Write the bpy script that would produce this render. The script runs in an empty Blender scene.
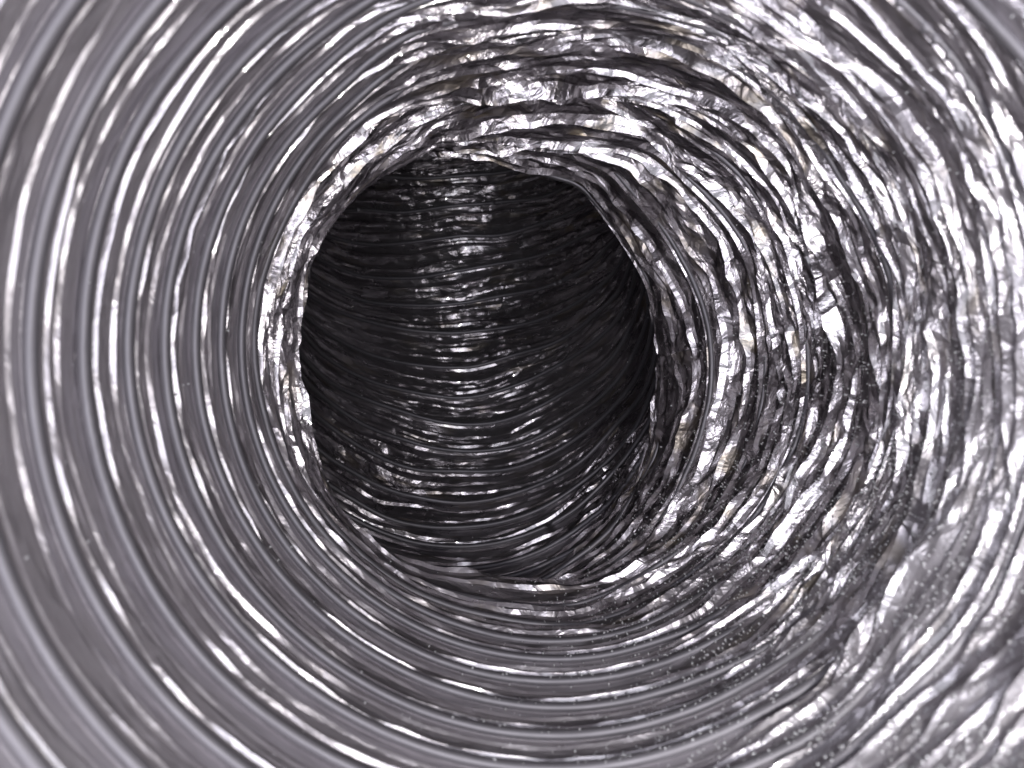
import bpy, math
import numpy as np

C = bpy.context.scene
COL = C.collection
S = 0.08                      # duct radius in metres; all shapes below are in duct radii
F = 745.0

# ---------------------------------------------------------------- camera
cam_d = bpy.data.cameras.new("camera")
cam_d.sensor_width = 36.0
cam_d.lens = 36.0 * F / 1024.0
cam_d.clip_start = 0.002
cam_d.clip_end = 20.0
cam_d.dof.use_dof = True
cam_d.dof.focus_distance = 3.6 * S
cam_d.dof.aperture_fstop = 21.0
cam = bpy.data.objects.new("camera", cam_d)
cam.location = (0, 0, 0)
cam.rotation_euler = (math.radians(90), 0, 0)
COL.objects.link(cam)
C.camera = cam

# ---------------------------------------------------------------- light
w = bpy.data.worlds.new("World")
C.world = w
w.use_nodes = True
w.node_tree.nodes["Background"].inputs[0].default_value = (0.86, 0.84, 0.92, 1)
w.node_tree.nodes["Background"].inputs[1].default_value = 0.015


def area_lamp(name, loc, rot, size, energy, color):
    l = bpy.data.lights.new(name, 'AREA')
    l.shape = 'DISK'
    l.size = size
    l.energy = energy
    l.color = color
    o = bpy.data.objects.new(name, l)
    o.location = loc
    o.rotation_euler = rot
    COL.objects.link(o)
    return o


# the phone's flash, beside and below the lens
area_lamp("phone_flash", (0.040, -0.002, -0.028), (math.radians(90), 0, 0), 0.006, 0.095, (1.0, 0.985, 0.96))
# the lit room behind the open end of the duct
area_lamp("room_light", (-0.004, -0.075, -0.014), (math.radians(92), 0, math.radians(0)), 0.15, 0.27, (0.90, 0.90, 1.0))

C.view_settings.view_transform = 'Standard'
C.view_settings.look = 'None'
C.view_settings.exposure = 0.0
C.view_settings.gamma = 1.0
C.cycles.max_bounces = 8
C.cycles.glossy_bounces = 6
C.cycles.diffuse_bounces = 2
C.cycles.transmission_bounces = 4
C.cycles.use_denoising = True
C.cycles.sample_clamp_indirect = 6.0
C.cycles.caustics_reflective = True

# ---------------------------------------------------------------- materials


class N:
    def __init__(self, name):
        self.m = bpy.data.materials.new(name)
        self.m.use_nodes = True
        self.t = self.m.node_tree
        self.t.nodes.clear()

    def n(self, kind, **kw):
        nd = self.t.nodes.new(kind)
        for k, v in kw.items():
            if k.startswith('i_'):
                nd.inputs[k[2:].replace('_', ' ')].default_value = v
            else:
                setattr(nd, k, v)
        return nd

    def l(self, a, b):
        self.t.links.new(a, b)

    def ramp(self, src, stops):
        r = self.n('ShaderNodeValToRGB')
        e = r.color_ramp.elements
        while len(e) < len(stops):
            e.new(0.5)
        for k, (p, c) in enumerate(stops):
            e[k].position = p
            e[k].color = c if len(c) == 4 else (*c, 1)
        self.l(src, r.inputs[0])
        return r.outputs[0]

    def noise(self, vec, scale, detail=2.0, rough=0.5, dist=0.0):
        nd = self.n('ShaderNodeTexNoise')
        nd.inputs['Scale'].default_value = scale
        nd.inputs['Detail'].default_value = detail
        nd.inputs['Roughness'].default_value = rough
        nd.inputs['Distortion'].default_value = dist
        self.l(vec, nd.inputs['Vector'])
        return nd.outputs[0]

    def mapping(self, vec, sc):
        nd = self.n('ShaderNodeMapping')
        nd.inputs['Scale'].default_value = sc
        self.l(vec, nd.inputs['Vector'])
        return nd.outputs[0]

    def math(self, op, a, b):
        nd = self.n('ShaderNodeMath', operation=op)
        for k, v in enumerate((a, b)):
            if isinstance(v, (int, float)):
                nd.inputs[k].default_value = v
            else:
                self.l(v, nd.inputs[k])
        return nd.outputs[0]


def foil_material(name, base, rough_lo, rough_hi, bump_d, stain_amt, coat):
    g = N(name)
    uv = g.n('ShaderNodeUVMap', uv_map='UVMap').outputs[0]
    p = g.n('ShaderNodeBsdfPrincipled')
    out = g.n('ShaderNodeOutputMaterial')
    g.l(p.outputs[0], out.inputs[0])
    at = g.n('ShaderNodeAttribute', attribute_name='crumple', attribute_type='GEOMETRY')
    hz = g.n('ShaderNodeAttribute', attribute_name='painted_glare', attribute_type='GEOMETRY')
    g.l(g.math('SUBTRACT', g.math('ADD', g.math('MULTIPLY', at.outputs['Fac'], 0.30), 0.82), g.math('MULTIPLY', hz.outputs['Fac'], 0.42)), p.inputs['Metallic'])
    p.inputs['Coat Weight'].default_value = coat
    p.inputs['Coat Roughness'].default_value = 0.09
    p.inputs['Coat IOR'].default_value = 1.65
    # tan adhesive and dust stains in patches along the folds
    st = g.ramp(g.noise(g.mapping(uv, (2.2, 9.0, 1)), 1.6, 3.0, 0.62, 0.4), [(0.56, (0, 0, 0)), (0.66, (1, 1, 1))])
    amt = g.math('MULTIPLY', g.math('MULTIPLY', st, stain_amt), at.outputs['Fac'])
    mix = g.n('ShaderNodeMix', data_type='RGBA')
    mix.inputs['A'].default_value = (*base, 1)
    mix.inputs['B'].default_value = (0.36, 0.29, 0.17, 1)
    g.l(amt, mix.inputs['Factor'])
    glare_mix = g.n('ShaderNodeMix', data_type='RGBA')
    glare_mix.inputs['B'].default_value = (0.74, 0.71, 0.75, 1)  # pale tint painting bright light into the near and lower-right foil
    g.l(mix.outputs['Result'], glare_mix.inputs['A'])
    fz = g.n('ShaderNodeAttribute', attribute_name='painted_glare', attribute_type='GEOMETRY')
    g.l(g.math('MULTIPLY', fz.outputs['Fac'], 0.7), glare_mix.inputs['Factor'])
    g.l(glare_mix.outputs['Result'], p.inputs['Base Color'])
    # roughness: hazy film with cleaner patches
    rr = g.n('ShaderNodeMapRange')
    rr.inputs['To Min'].default_value = rough_lo
    rr.inputs['To Max'].default_value = rough_hi
    g.l(g.noise(g.mapping(uv, (3, 8, 1)), 3.0, 3.0), rr.inputs['Value'])
    rf = g.math('MULTIPLY', rr.outputs[0], g.math('SUBTRACT', 1.0, g.math('MULTIPLY', at.outputs['Fac'], 0.25)))
    g.l(g.math('ADD', g.math('ADD', rf, g.math('MULTIPLY', hz.outputs['Fac'], 0.12)), g.math('MULTIPLY', amt, 0.18)), p.inputs['Roughness'])
    # fine wrinkles: short crimps across the pleats plus a crinkle all over
    a = g.noise(g.mapping(uv, (9, 26.0, 1)), 1.0, 4.0, 0.6, 1.2)
    v = g.n('ShaderNodeTexVoronoi', feature='DISTANCE_TO_EDGE')
    v.inputs['Scale'].default_value = 1.0
    wv = g.n('ShaderNodeVectorMath', operation='ADD')
    nz = g.n('ShaderNodeTexNoise')
    nz.inputs['Scale'].default_value = 6.0
    g.l(uv, nz.inputs['Vector'])
    g.l(g.mapping(uv, (6, 20, 1)), wv.inputs[0])
    g.l(nz.outputs['Color'], wv.inputs[1])
    g.l(wv.outputs[0], v.inputs['Vector'])
    hgt = g.math('ADD', g.math('MULTIPLY', a, 0.6), g.math('MULTIPLY', v.outputs['Distance'], 1.3))
    b = g.n('ShaderNodeBump')
    b.inputs['Distance'].default_value = bump_d
    bs = g.math('ADD', g.math('MULTIPLY', at.outputs['Fac'], 0.75), 0.20)
    g.l(bs, b.inputs['Strength'])
    g.l(hgt, b.inputs['Height'])
    g.l(b.outputs[0], p.inputs['Normal'])
    return g.m


M_FOIL = foil_material("aluminium_foil", (0.470, 0.438, 0.460), 0.24, 0.40, 0.0016, 0.85, 1.0)
M_WIRE = foil_material("foil_covered_wire", (0.27, 0.258, 0.28), 0.50, 0.62, 0.0003, 0.35, 0.0)


def drop_material():
    g = N("clear_droplet")
    p = g.n('ShaderNodeBsdfPrincipled')
    out = g.n('ShaderNodeOutputMaterial')
    g.l(p.outputs[0], out.inputs[0])
    geo = g.n('ShaderNodeNewGeometry')
    p.inputs['Base Color'].default_value = (0.95, 0.95, 0.96, 1)
    p.inputs['Roughness'].default_value = 0.42
    p.inputs['Metallic'].default_value = 0.9
    return g.m


M_DROP = drop_material()

# ---------------------------------------------------------------- noise tables
rng = np.random.default_rng(11)
TAB = rng.random((512, 512)) * 2 - 1
PI2 = 2 * math.pi


def lattice(U, th, su, nth, seed, mode='facet'):
    """random heights on a lattice (su cells per turn along U, nth cells round), periodic in th"""
    x = th / PI2 * nth
    y = U * su + seed * 7.31
    if mode == 'facet':               # shove the lattice about so the facets are uneven
        y = y + 0.45 * smooth(U, th, su * 0.6, max(3, int(nth * 0.5)), seed + 50)
        x = x + 0.55 * smooth(U, th, su * 0.7, max(3, int(nth * 0.4)), seed + 60)
    xi = np.floor(x).astype(int)
    yi = np.floor(y).astype(int)
    fx = x - xi
    fy = y - yi

    def T(a, b):
        return TAB[(b + seed * 37) % 512, (a % nth + seed * 13) % 512]
    v00, v10, v01, v11 = T(xi, yi), T(xi + 1, yi), T(xi, yi + 1), T(xi + 1, yi + 1)
    if mode == 'facet':
        flip = (TAB[(yi + 91) % 512, (xi % nth + 17) % 512] > 0)
        fxx = np.where(flip, 1 - fx, fx)
        a00 = np.where(flip, v10, v00)
        a10 = np.where(flip, v00, v10)
        a01 = np.where(flip, v11, v01)
        a11 = np.where(flip, v01, v11)
        low = a00 + (a10 - a00) * fxx + (a01 - a00) * fy
        upp = a11 + (a01 - a11) * (1 - fxx) + (a10 - a11) * (1 - fy)
        return np.where(fxx + fy < 1, low, upp)
    if mode == 'smooth':
        fx = fx * fx * (3 - 2 * fx)
        fy = fy * fy * (3 - 2 * fy)
    return (v00 * (1 - fx) + v10 * fx) * (1 - fy) + (v01 * (1 - fx) + v11 * fx) * fy


def smooth(U, th, su, nth, seed):
    return lattice(U, th, su, nth, seed, 'smooth')


def zigzag(U, th, nth, seed):
    """straight runs with kinks, per turn (constant inside one pleat)"""
    turn = np.floor(U - th / PI2).astype(int)
    x = (turn + th / PI2) * nth
    xi = np.floor(x).astype(int)
    f = x - xi

    def T(a):
        a = a + seed * 101
        return TAB[(a // 512) % 512, a % 512]
    return T(xi) * (1 - f) + T(xi + 1) * f


# ---------------------------------------------------------------- the duct's run: rings in camera-free space
BEND = math.radians(5)          # the elbow climbs up and a little to the left
BV = np.array([-math.sin(BEND), 0, math.cos(BEND)])
SV = np.array([math.cos(BEND), 0, math.sin(BEND)])
YV = np.array([0, 1.0, 0])
RHO = 1.24
U0 = 15.0
#        u      x       z(depth)  height  radius
K = np.array([
    (-5.0, 0.05, 0.10, 0.05, 1.02),
    (0.0, 0.06, 0.87, 0.05, 1.00),
    (3.0, 0.07, 1.33, 0.055, 1.00),
    (4.0, 0.078, 1.50, 0.06, 1.00),
    (6.0, 0.10, 1.80, 0.075, 0.99),
    (8.0, 0.127, 2.10, 0.09, 0.99),
    (10.0, 0.135, 2.42, 0.11, 0.99),
    (12.0, 0.10, 2.78, 0.12, 0.98),
    (13.0, 0.04, 2.98, 0.11, 0.96),
    (14.0, -0.12, 3.18, 0.085, 0.97),
    (15.0, -0.25, 3.38, 0.040, 1.02),
])
uu = np.linspace(-5, 15, 401)


def sm(col):
    v = np.interp(uu, K[:, 0], K[:, col])
    k = np.hanning(41)
    k /= k.sum()
    pad = 20
    vv = np.concatenate([2 * v[0] - v[pad:0:-1], v, 2 * v[-1] - v[-2:-pad - 2:-1]])
    return np.convolve(vv, k, 'valid')


KX, KY, KZ, KR = sm(1), sm(2), sm(3), sm(4)
C15 = np.array([KX[-1], KY[-1], KZ[-1]])
RATE = math.radians(6.2)


def frames(U):
    Un = np.minimum(U, U0)
    near = np.stack([np.interp(Un, uu, KX), np.interp(Un, uu, KY), np.interp(Un, uu, KZ)], -1)
    phi = np.maximum(U - U0, 0) * RATE
    # ease in
    c = near + (RHO * (1 - np.cos(phi)))[..., None] * BV + (RHO * np.sin(phi))[..., None] * YV
    eb = np.cos(phi)[..., None] * BV - np.sin(phi)[..., None] * YV
    tan = np.cos(phi)[..., None] * YV + np.sin(phi)[..., None] * BV
    R = np.interp(Un, uu, KR) + 0.05 * np.clip((U - U0 - 0.6) / 3.0, 0, 1)
    return c, eb, tan, R


KINK = np.radians(np.array([0, 18, 52, 104, 146, 192, 226, 286, 330, 360.0])) - 0.0


PT = np.linspace(0, PI2, 721)
_j = np.clip(np.searchsorted(KINK, PT, side='right') - 1, 0, len(KINK) - 2)
_h = (KINK[_j + 1] - KINK[_j]) / 2
PV = np.cos(_h) / np.cos(PT - KINK[_j] - _h)
_k = np.hanning(25)
PV = np.convolve(np.concatenate([PV[-13:-1], PV, PV[1:13]]), _k / _k.sum(), 'valid')


def sstep(x, a, b):
    t = np.clip((x - a) / (b - a), 0, 1)
    return t * t * (3 - 2 * t)


def crumple(U, th):
    """how crushed the foil is: 0 tidy pleats .. 1 crushed"""
    ps = np.degrees(th) % 360                      # 0 right, 90 up
    near_side = sstep(ps, 128, 95) + sstep(ps, 280, 316)
    near_side = np.clip(near_side, 0, 1)
    a = 0.06 + 0.80 * near_side
    # the crush round the kink
    kink = np.exp(-((U - 12.9) / 2.4) ** 4)
    bottom = np.exp(-(((ps - 268) + 180) % 360 - 180) ** 2 / (2 * 34.0 ** 2))
    left = np.exp(-(((ps - 170) + 180) % 360 - 180) ** 2 / (2 * 50.0 ** 2))
    a = np.maximum(a, kink * (0.95 - 0.55 * bottom))
    far = sstep(U, 15.5, 18)
    fa = 0.50 + 0.25 * sstep(U, 24, 32) + 0.3 * np.clip(sstep(ps, 285, 330) + sstep(ps, 60, 0), 0, 1) * (ps > 180)
    a = a * (1 - far) + far * fa
    a = a * (0.8 + 0.35 * smooth(U, th, 0.35, 9, 3))
    return np.clip(a, 0, 1)


def tent(t, c, wl, wr, a, p=1.25):
    d = t - c
    x = np.where(d < 0, 1 + d / wl, 1 - d / wr)
    return a * np.clip(x, 0, 1) ** p


def surf(U, th, h, base_only=False):
    """point at inward height h; U may be warped by the crush"""
    cr = crumple(U, th)
    pr_ = np.degrees(th + BEND + math.pi) % 360 - 180
    calm = 1 - 0.6 * np.exp(-((U - 14) / 2.2) ** 4) * np.exp(-((pr_ - 15) / 70) ** 4)
    warp = calm * cr * (0.50 * smooth(U, th, 0.6, 8, 5) + 0.24 * smooth(U, th, 1.2, 19, 8)) + 0.05 * smooth(U, th, 1.0, 12, 9)
    c, eb, tan, R = frames(U + warp)
    lo = 0.030 * smooth(U, th, 0.25, 5, 21) * (0.4 + cr) + 0.022 * lattice(U, th, 0.9, 18, 22) * cr
    # the pinched octagonal kink
    wk = np.exp(-((U + 0.12 * smooth(U, th, 0.4, 7, 71) - 14.9) / 1.3) ** 2)
    poly = np.interp(np.mod(th, PI2), PT, PV)
    poly = poly * (1 + 0.02 * smooth(U, th, 0.6, 16, 72))
    dull = 1 - 0.9 * np.exp(-(((np.degrees(th) + 40 + 180) % 360 - 180) / 75) ** 4)
    r = R * (1 + wk * ((poly - 0.97) * 0.9 * dull - 0.11 * np.abs(np.cos(th + BEND)) ** 2)) - h - lo * (U < 90)
    return c + (np.cos(th) * r)[..., None] * SV + (np.sin(th) * r)[..., None] * eb, cr, tan


def peaks(U, th):
    """where the two creases of a pleat run"""
    c1 = 0.34 + 0.030 * zigzag(U, th, 19, 1) + 0.014 * zigzag(U, th, 71, 9)
    c2 = 0.67 + 0.085 * zigzag(U, th, 11, 2) + 0.034 * zigzag(U, th, 41, 7)
    return c1, c2


def pleat_grid(n, th, k):
    """t values round the turn, with a row of vertices exactly on each crease"""
    c1, c2 = peaks(n + 0.5 + th / PI2, th)
    w1 = 0.034
    w2 = 0.040
    z = np.zeros_like(th)
    stops = [z, c1 - w1, c1, c1 + w1, c2 - w2, c2, c2 + w2, z + 1]
    cnts = [int(round(c * k)) for c in (6, 2, 2, 5, 2, 2, 6)]
    rows = []
    for i, c in enumerate(cnts):
        for j in range(c):
            rows.append(stops[i] + (stops[i + 1] - stops[i]) * j / c)
    rows.append(z + 1)
    return np.stack(rows, 1)


def pleat_height(U, th, t):
    cr = crumple(U, th)
    far = sstep(U, 15, 17)
    c1, c2 = peaks(U, th)
    z3 = zigzag(U, th, 23, 3)
    a1 = 0.030 * (1 + 0.40 * zigzag(U, th, 9, 4) + 0.45 * zigzag(U, th, 83, 14))
    a2 = 0.046 * (1 + 0.45 * zigzag(U, th, 13, 5) + 0.50 * zigzag(U, th, 61, 15))
    grow = 0.62 + 0.85 * sstep(U, 1.5, 9)
    a1 = np.maximum(a1, 0.018)
    a2 = np.maximum(a2, 0.030)
    h = -0.004 + tent(t, 0.0, .08, .10, 0.012, 1.3) + tent(t, 1.0, .08, .10, 0.012, 1.3)
    wd = 1 + 0.9 * cr
    h = h + tent(t, c1, .034 * wd, .034 * wd, (0.24 * grow + 0.40 * cr) * a1, 1.0)
    h = h + tent(t, c2, .040 * wd, .040 * wd, (0.105 * grow + 0.46 * cr) * a2, 1.0)
    h = h + tent(t, c2 - 0.12 - 0.04 * z3, .04, .05, 0.0032 * grow * (1 + z3)) + tent(t, 0.87 + 0.02 * z3, .03, .03, 0.0022 * grow)
    inner = np.sin(np.pi * t) ** 0.5                     # keeps the wire seam tidy
    # long folds that cross the rings at a shallow slant, then shorter and finer ones
    Us = U + 0.35 * np.sin(th + 0.6) + 0.25 * np.sin(2 * th + 2.0)
    Ud = U - 0.45 * np.sin(th + 2.1) + 0.20 * np.sin(3 * th)
    f0 = lattice(Us, th, 1.1, 9, 41)
    f1 = lattice(Ud, th, 2.8, 13, 44)
    f2 = lattice(Us, th, 5.0, 26, 32)
    f3 = lattice(Ud, th, 9.5, 70, 33)
    g1 = 0.5 - 2.2 * np.abs(smooth(Ud, th, 3.1, 12, 34))     # sharp folds
    crm = crm_of(cr, inner)
    pr = np.degrees(th + BEND + math.pi) % 360 - 180
    crm_big = crm * (1 - 0.55 * np.exp(-((U - 13.8) / 2.2) ** 4) * np.exp(-((pr + 5) / 75) ** 4))
    big = 0.034 * f0 + 0.028 * f1 + 0.018 * g1
    h = h * (1 - 0.10 * cr) + crm_big * big + crm * (0.022 * f2 + 0.0125 * f3)
    # broad flaps of loose foil that face the open end, at the kink
    ps = np.degrees(th + BEND) % 360

    def lobe(c, w_):
        return np.exp(-((((ps - c) + 180) % 360 - 180) / w_) ** 4)
    h = h + lobe(172, 42) * tent(U + 0.35 * f0, 13.5, 2.0, 0.9, 0.050, 1.0)
    h = h + np.exp(-((((ps - 266) + 180) % 360 - 180) / 24) ** 2) * tent(U, 13.4, 0.7, 0.6, 0.070, 1.0)
    h = h + lobe(92, 30) * (tent(U + 0.2 * f0, 13.6, 1.3, 0.7, 0.06, 1.0) + tent(U + 0.3 * f0, 10.9, 1.2, 0.9, 0.035, 1.0))
    h = h + lobe(222, 22) * tent(U + 0.2 * f0, 14.2, 1.3, 0.8, 0.028, 1.0)
    h = h + 0.0016 * inner * f2 + 0.0010 * inner * f3
    return h, cr


def crm_of(cr, inner):
    return cr * inner


def painted_glare(U, th):
    """bright glare painted into the foil colour: near the open end, heaviest where the droplets sit"""
    d = (np.degrees(th) + 42 + 180) % 360 - 180
    f = np.exp(-(d / 48) ** 2) * (1 - sstep(U, 3, 12)) + 0.72 * (1 - sstep(U, -1, 8))
    return np.clip(f * (0.85 + 0.5 * smooth(U, th, 0.9, 15, 77)), 0, 1)


def make_mesh(name, P, uvs, cr, mat, wrap_cols=False, glare=None):
    """P: (a, b, 3) grid"""
    A, B = P.shape[:2]
    me = bpy.data.meshes.new(name)
    me.vertices.add(A * B)
    me.vertices.foreach_set('co', (P * S).reshape(-1).astype(np.float32))
    ia, ib = np.meshgrid(np.arange(A - 1), np.arange(B if wrap_cols else B - 1), indexing='ij')
    i0 = ia * B + ib
    i1 = ia * B + (ib + 1) % B
    quads = np.stack([i0, i1, i1 + B, i0 + B], -1).reshape(-1, 4)
    nf = len(quads)
    me.loops.add(nf * 4)
    me.loops.foreach_set('vertex_index', quads.reshape(-1).astype(np.int32))
    me.polygons.add(nf)
    me.polygons.foreach_set('loop_start', (np.arange(nf) * 4).astype(np.int32))
    me.polygons.foreach_set('loop_total', np.full(nf, 4, np.int32))
    me.update(calc_edges=True)
    smo = np.full(nf, wrap_cols)
    me.polygons.foreach_set('use_smooth', smo)
    ul = me.uv_layers.new(name='UVMap')
    ul.data.foreach_set('uv', uvs.reshape(-1, 2)[quads.reshape(-1)].reshape(-1).astype(np.float32))
    at = me.attributes.new('crumple', 'FLOAT', 'POINT')
    at.data.foreach_set('value', cr.reshape(-1).astype(np.float32))
    if glare is not None:
        fa = me.attributes.new('painted_glare', 'FLOAT', 'POINT')
        fa.data.foreach_set('value', glare.reshape(-1).astype(np.float32))
    me.materials.append(mat)
    me.update()
    return me


duct = bpy.data.objects.new("flexible_duct", None)
duct.empty_display_size = 0.05
duct.location = (0, 0, 0)
duct['label'] = "crinkled silver foil flexible duct seen from inside, kinked and then bending upward into the dark"
duct['category'] = "duct"
COL.objects.link(duct)


def part(name, me):
    o = bpy.data.objects.new(name, me)
    o.parent = duct
    COL.objects.link(o)
    return o


N0, N1 = -3, 34
for n in range(N0, N1):
    if n < 1:
        nth, nt = 1000, 25
    elif n < 7:
        nth, nt = 1300, 25
    elif n < 16:
        nth, nt = 1700, 30
    else:
        nth, nt = 960, 20
    th = np.linspace(0, PI2, nth + 1)
    T = pleat_grid(n, th, nt / 25.0)
    TH = np.repeat(th[:, None], T.shape[1], 1)
    U = n + T + TH / PI2
    h, cr = pleat_height(U, TH, T)
    P, _, _ = surf(U, TH, h)
    uvs = np.stack([TH + n * 0.37, U * 0.16], -1)
    part("foil_pleat", make_mesh("foil_pleat", P, uvs, cr, M_FOIL, False, painted_glare(U, TH)))

WR = 0.0148


def sink(U, cr, th):
    pr = np.degrees(th + BEND) % 360
    lip = np.exp(-((U - 15.2) / 0.8) ** 2) * (1 - np.exp(-(((pr + 120) % 360 - 120) / 60) ** 4))
    farw = sstep(U, 16, 18)
    return -0.042 * cr * (1 - farw) + 0.014 * farw + 0.016 * lip


for n in range(N0, N1 + 1):
    nth = 600 if n < 17 else 400
    k = 10
    th = np.linspace(0, PI2, nth + 1)
    U = n + th / PI2
    h0 = np.full_like(th, 0.010)
    P0, cr, tan = surf(U, th, h0)
    P0, cr, tan = surf(U, th, h0 + sink(U, cr, th) + 0.010 * cr * zigzag(U, th, 21, 8))
    P1, _, _ = surf(U, th, h0 + 0.01)
    rad = P1 - P0
    rad /= np.linalg.norm(rad, axis=-1, keepdims=True)
    an = np.linspace(0, PI2, k, endpoint=False)
    G = P0[:, None, :] + WR * (np.cos(an)[None, :, None] * rad[:, None, :] + np.sin(an)[None, :, None] * tan[:, None, :])
    uvs = np.stack([np.repeat(th[:, None], k, 1) + n * .3, np.repeat(an[None] * 0.02, nth + 1, 0) + U[:, None] * .16], -1)
    part("wire_rib", make_mesh("wire_rib", G, uvs, np.repeat(cr[:, None] * 0.4, k, 1), M_WIRE, True, np.repeat(painted_glare(U, th)[:, None] * 0.6, k, 1)))

# ---------------------------------------------------------------- droplets beaded on the lower right of the foil
r2 = np.random.default_rng(5)
cnt = 15000
dU = -2 + 17 * r2.beta(1.3, 1.7, cnt)
dth = r2.normal(math.radians(-42), math.radians(26), cnt)
extra = 500
dU = np.concatenate([dU, r2.uniform(0, 30, extra)])
dth = np.concatenate([dth, r2.uniform(math.radians(150), math.radians(360), extra)])
dth = np.mod(dth, PI2)
turn = np.floor(dU - dth / PI2)
tt = dU - dth / PI2 - turn
hh, _ = pleat_height(dU, dth, tt)
inwire = np.minimum(tt, 1 - tt) < 0.10
hh = np.where(inwire, np.maximum(hh, 0.010 + WR * 0.9 + sink(dU, crumple(dU, dth), dth)), hh)
Pd, _, _ = surf(dU, dth, hh)
Pi, _, _ = surf(dU, dth, hh + 0.01)
nrm = Pi - Pd
nrm /= np.linalg.norm(nrm, axis=-1, keepdims=True)
rad = (0.0017 + 0.0028 * r2.random(len(dU)) ** 2)
# unit sphere template
seg, rows = 6, 4
tv = [(0, 0, 1.0)]
for i in range(1, rows):
    a = math.pi * i / rows
    for j in range(seg):
        b = PI2 * j / seg
        tv.append((math.sin(a) * math.cos(b), math.sin(a) * math.sin(b), math.cos(a)))
tv.append((0, 0, -1.0))
tv = np.array(tv)
tf = []
for j in range(seg):
    tf.append((0, 1 + j, 1 + (j + 1) % seg))
for i in range(rows - 2):
    for j in range(seg):
        a, b = 1 + i * seg + j, 1 + i * seg + (j + 1) % seg
        tf.append((a, a + seg, b + seg))
        tf.append((a, b + seg, b))
last = len(tv) - 1
for j in range(seg):
    tf.append((last, 1 + (rows - 2) * seg + (j + 1) % seg, 1 + (rows - 2) * seg + j))
tf = np.array(tf)
V = (Pd + nrm * (rad * 0.45)[:, None])[:, None, :] + tv[None] * rad[:, None, None]
Fc = (tf[None] + (np.arange(len(dU)) * len(tv))[:, None, None]).reshape(-1, 3)
me = bpy.data.meshes.new("water_droplets")
me.vertices.add(V.shape[0] * V.shape[1])
me.vertices.foreach_set('co', (V * S).reshape(-1).astype(np.float32))
me.loops.add(len(Fc) * 3)
me.loops.foreach_set('vertex_index', Fc.reshape(-1).astype(np.int32))
me.polygons.add(len(Fc))
me.polygons.foreach_set('loop_start', (np.arange(len(Fc)) * 3).astype(np.int32))
me.polygons.foreach_set('loop_total', np.full(len(Fc), 3, np.int32))
me.update(calc_edges=True)
me.polygons.foreach_set('use_smooth', np.ones(len(Fc), bool))
me.materials.append(M_DROP)
me.update()
d = bpy.data.objects.new("water_droplets", me)
d['kind'] = 'stuff'
d['label'] = "tiny glinting droplets beaded over the lower right foil of the duct"
d['category'] = "droplets"
COL.objects.link(d)
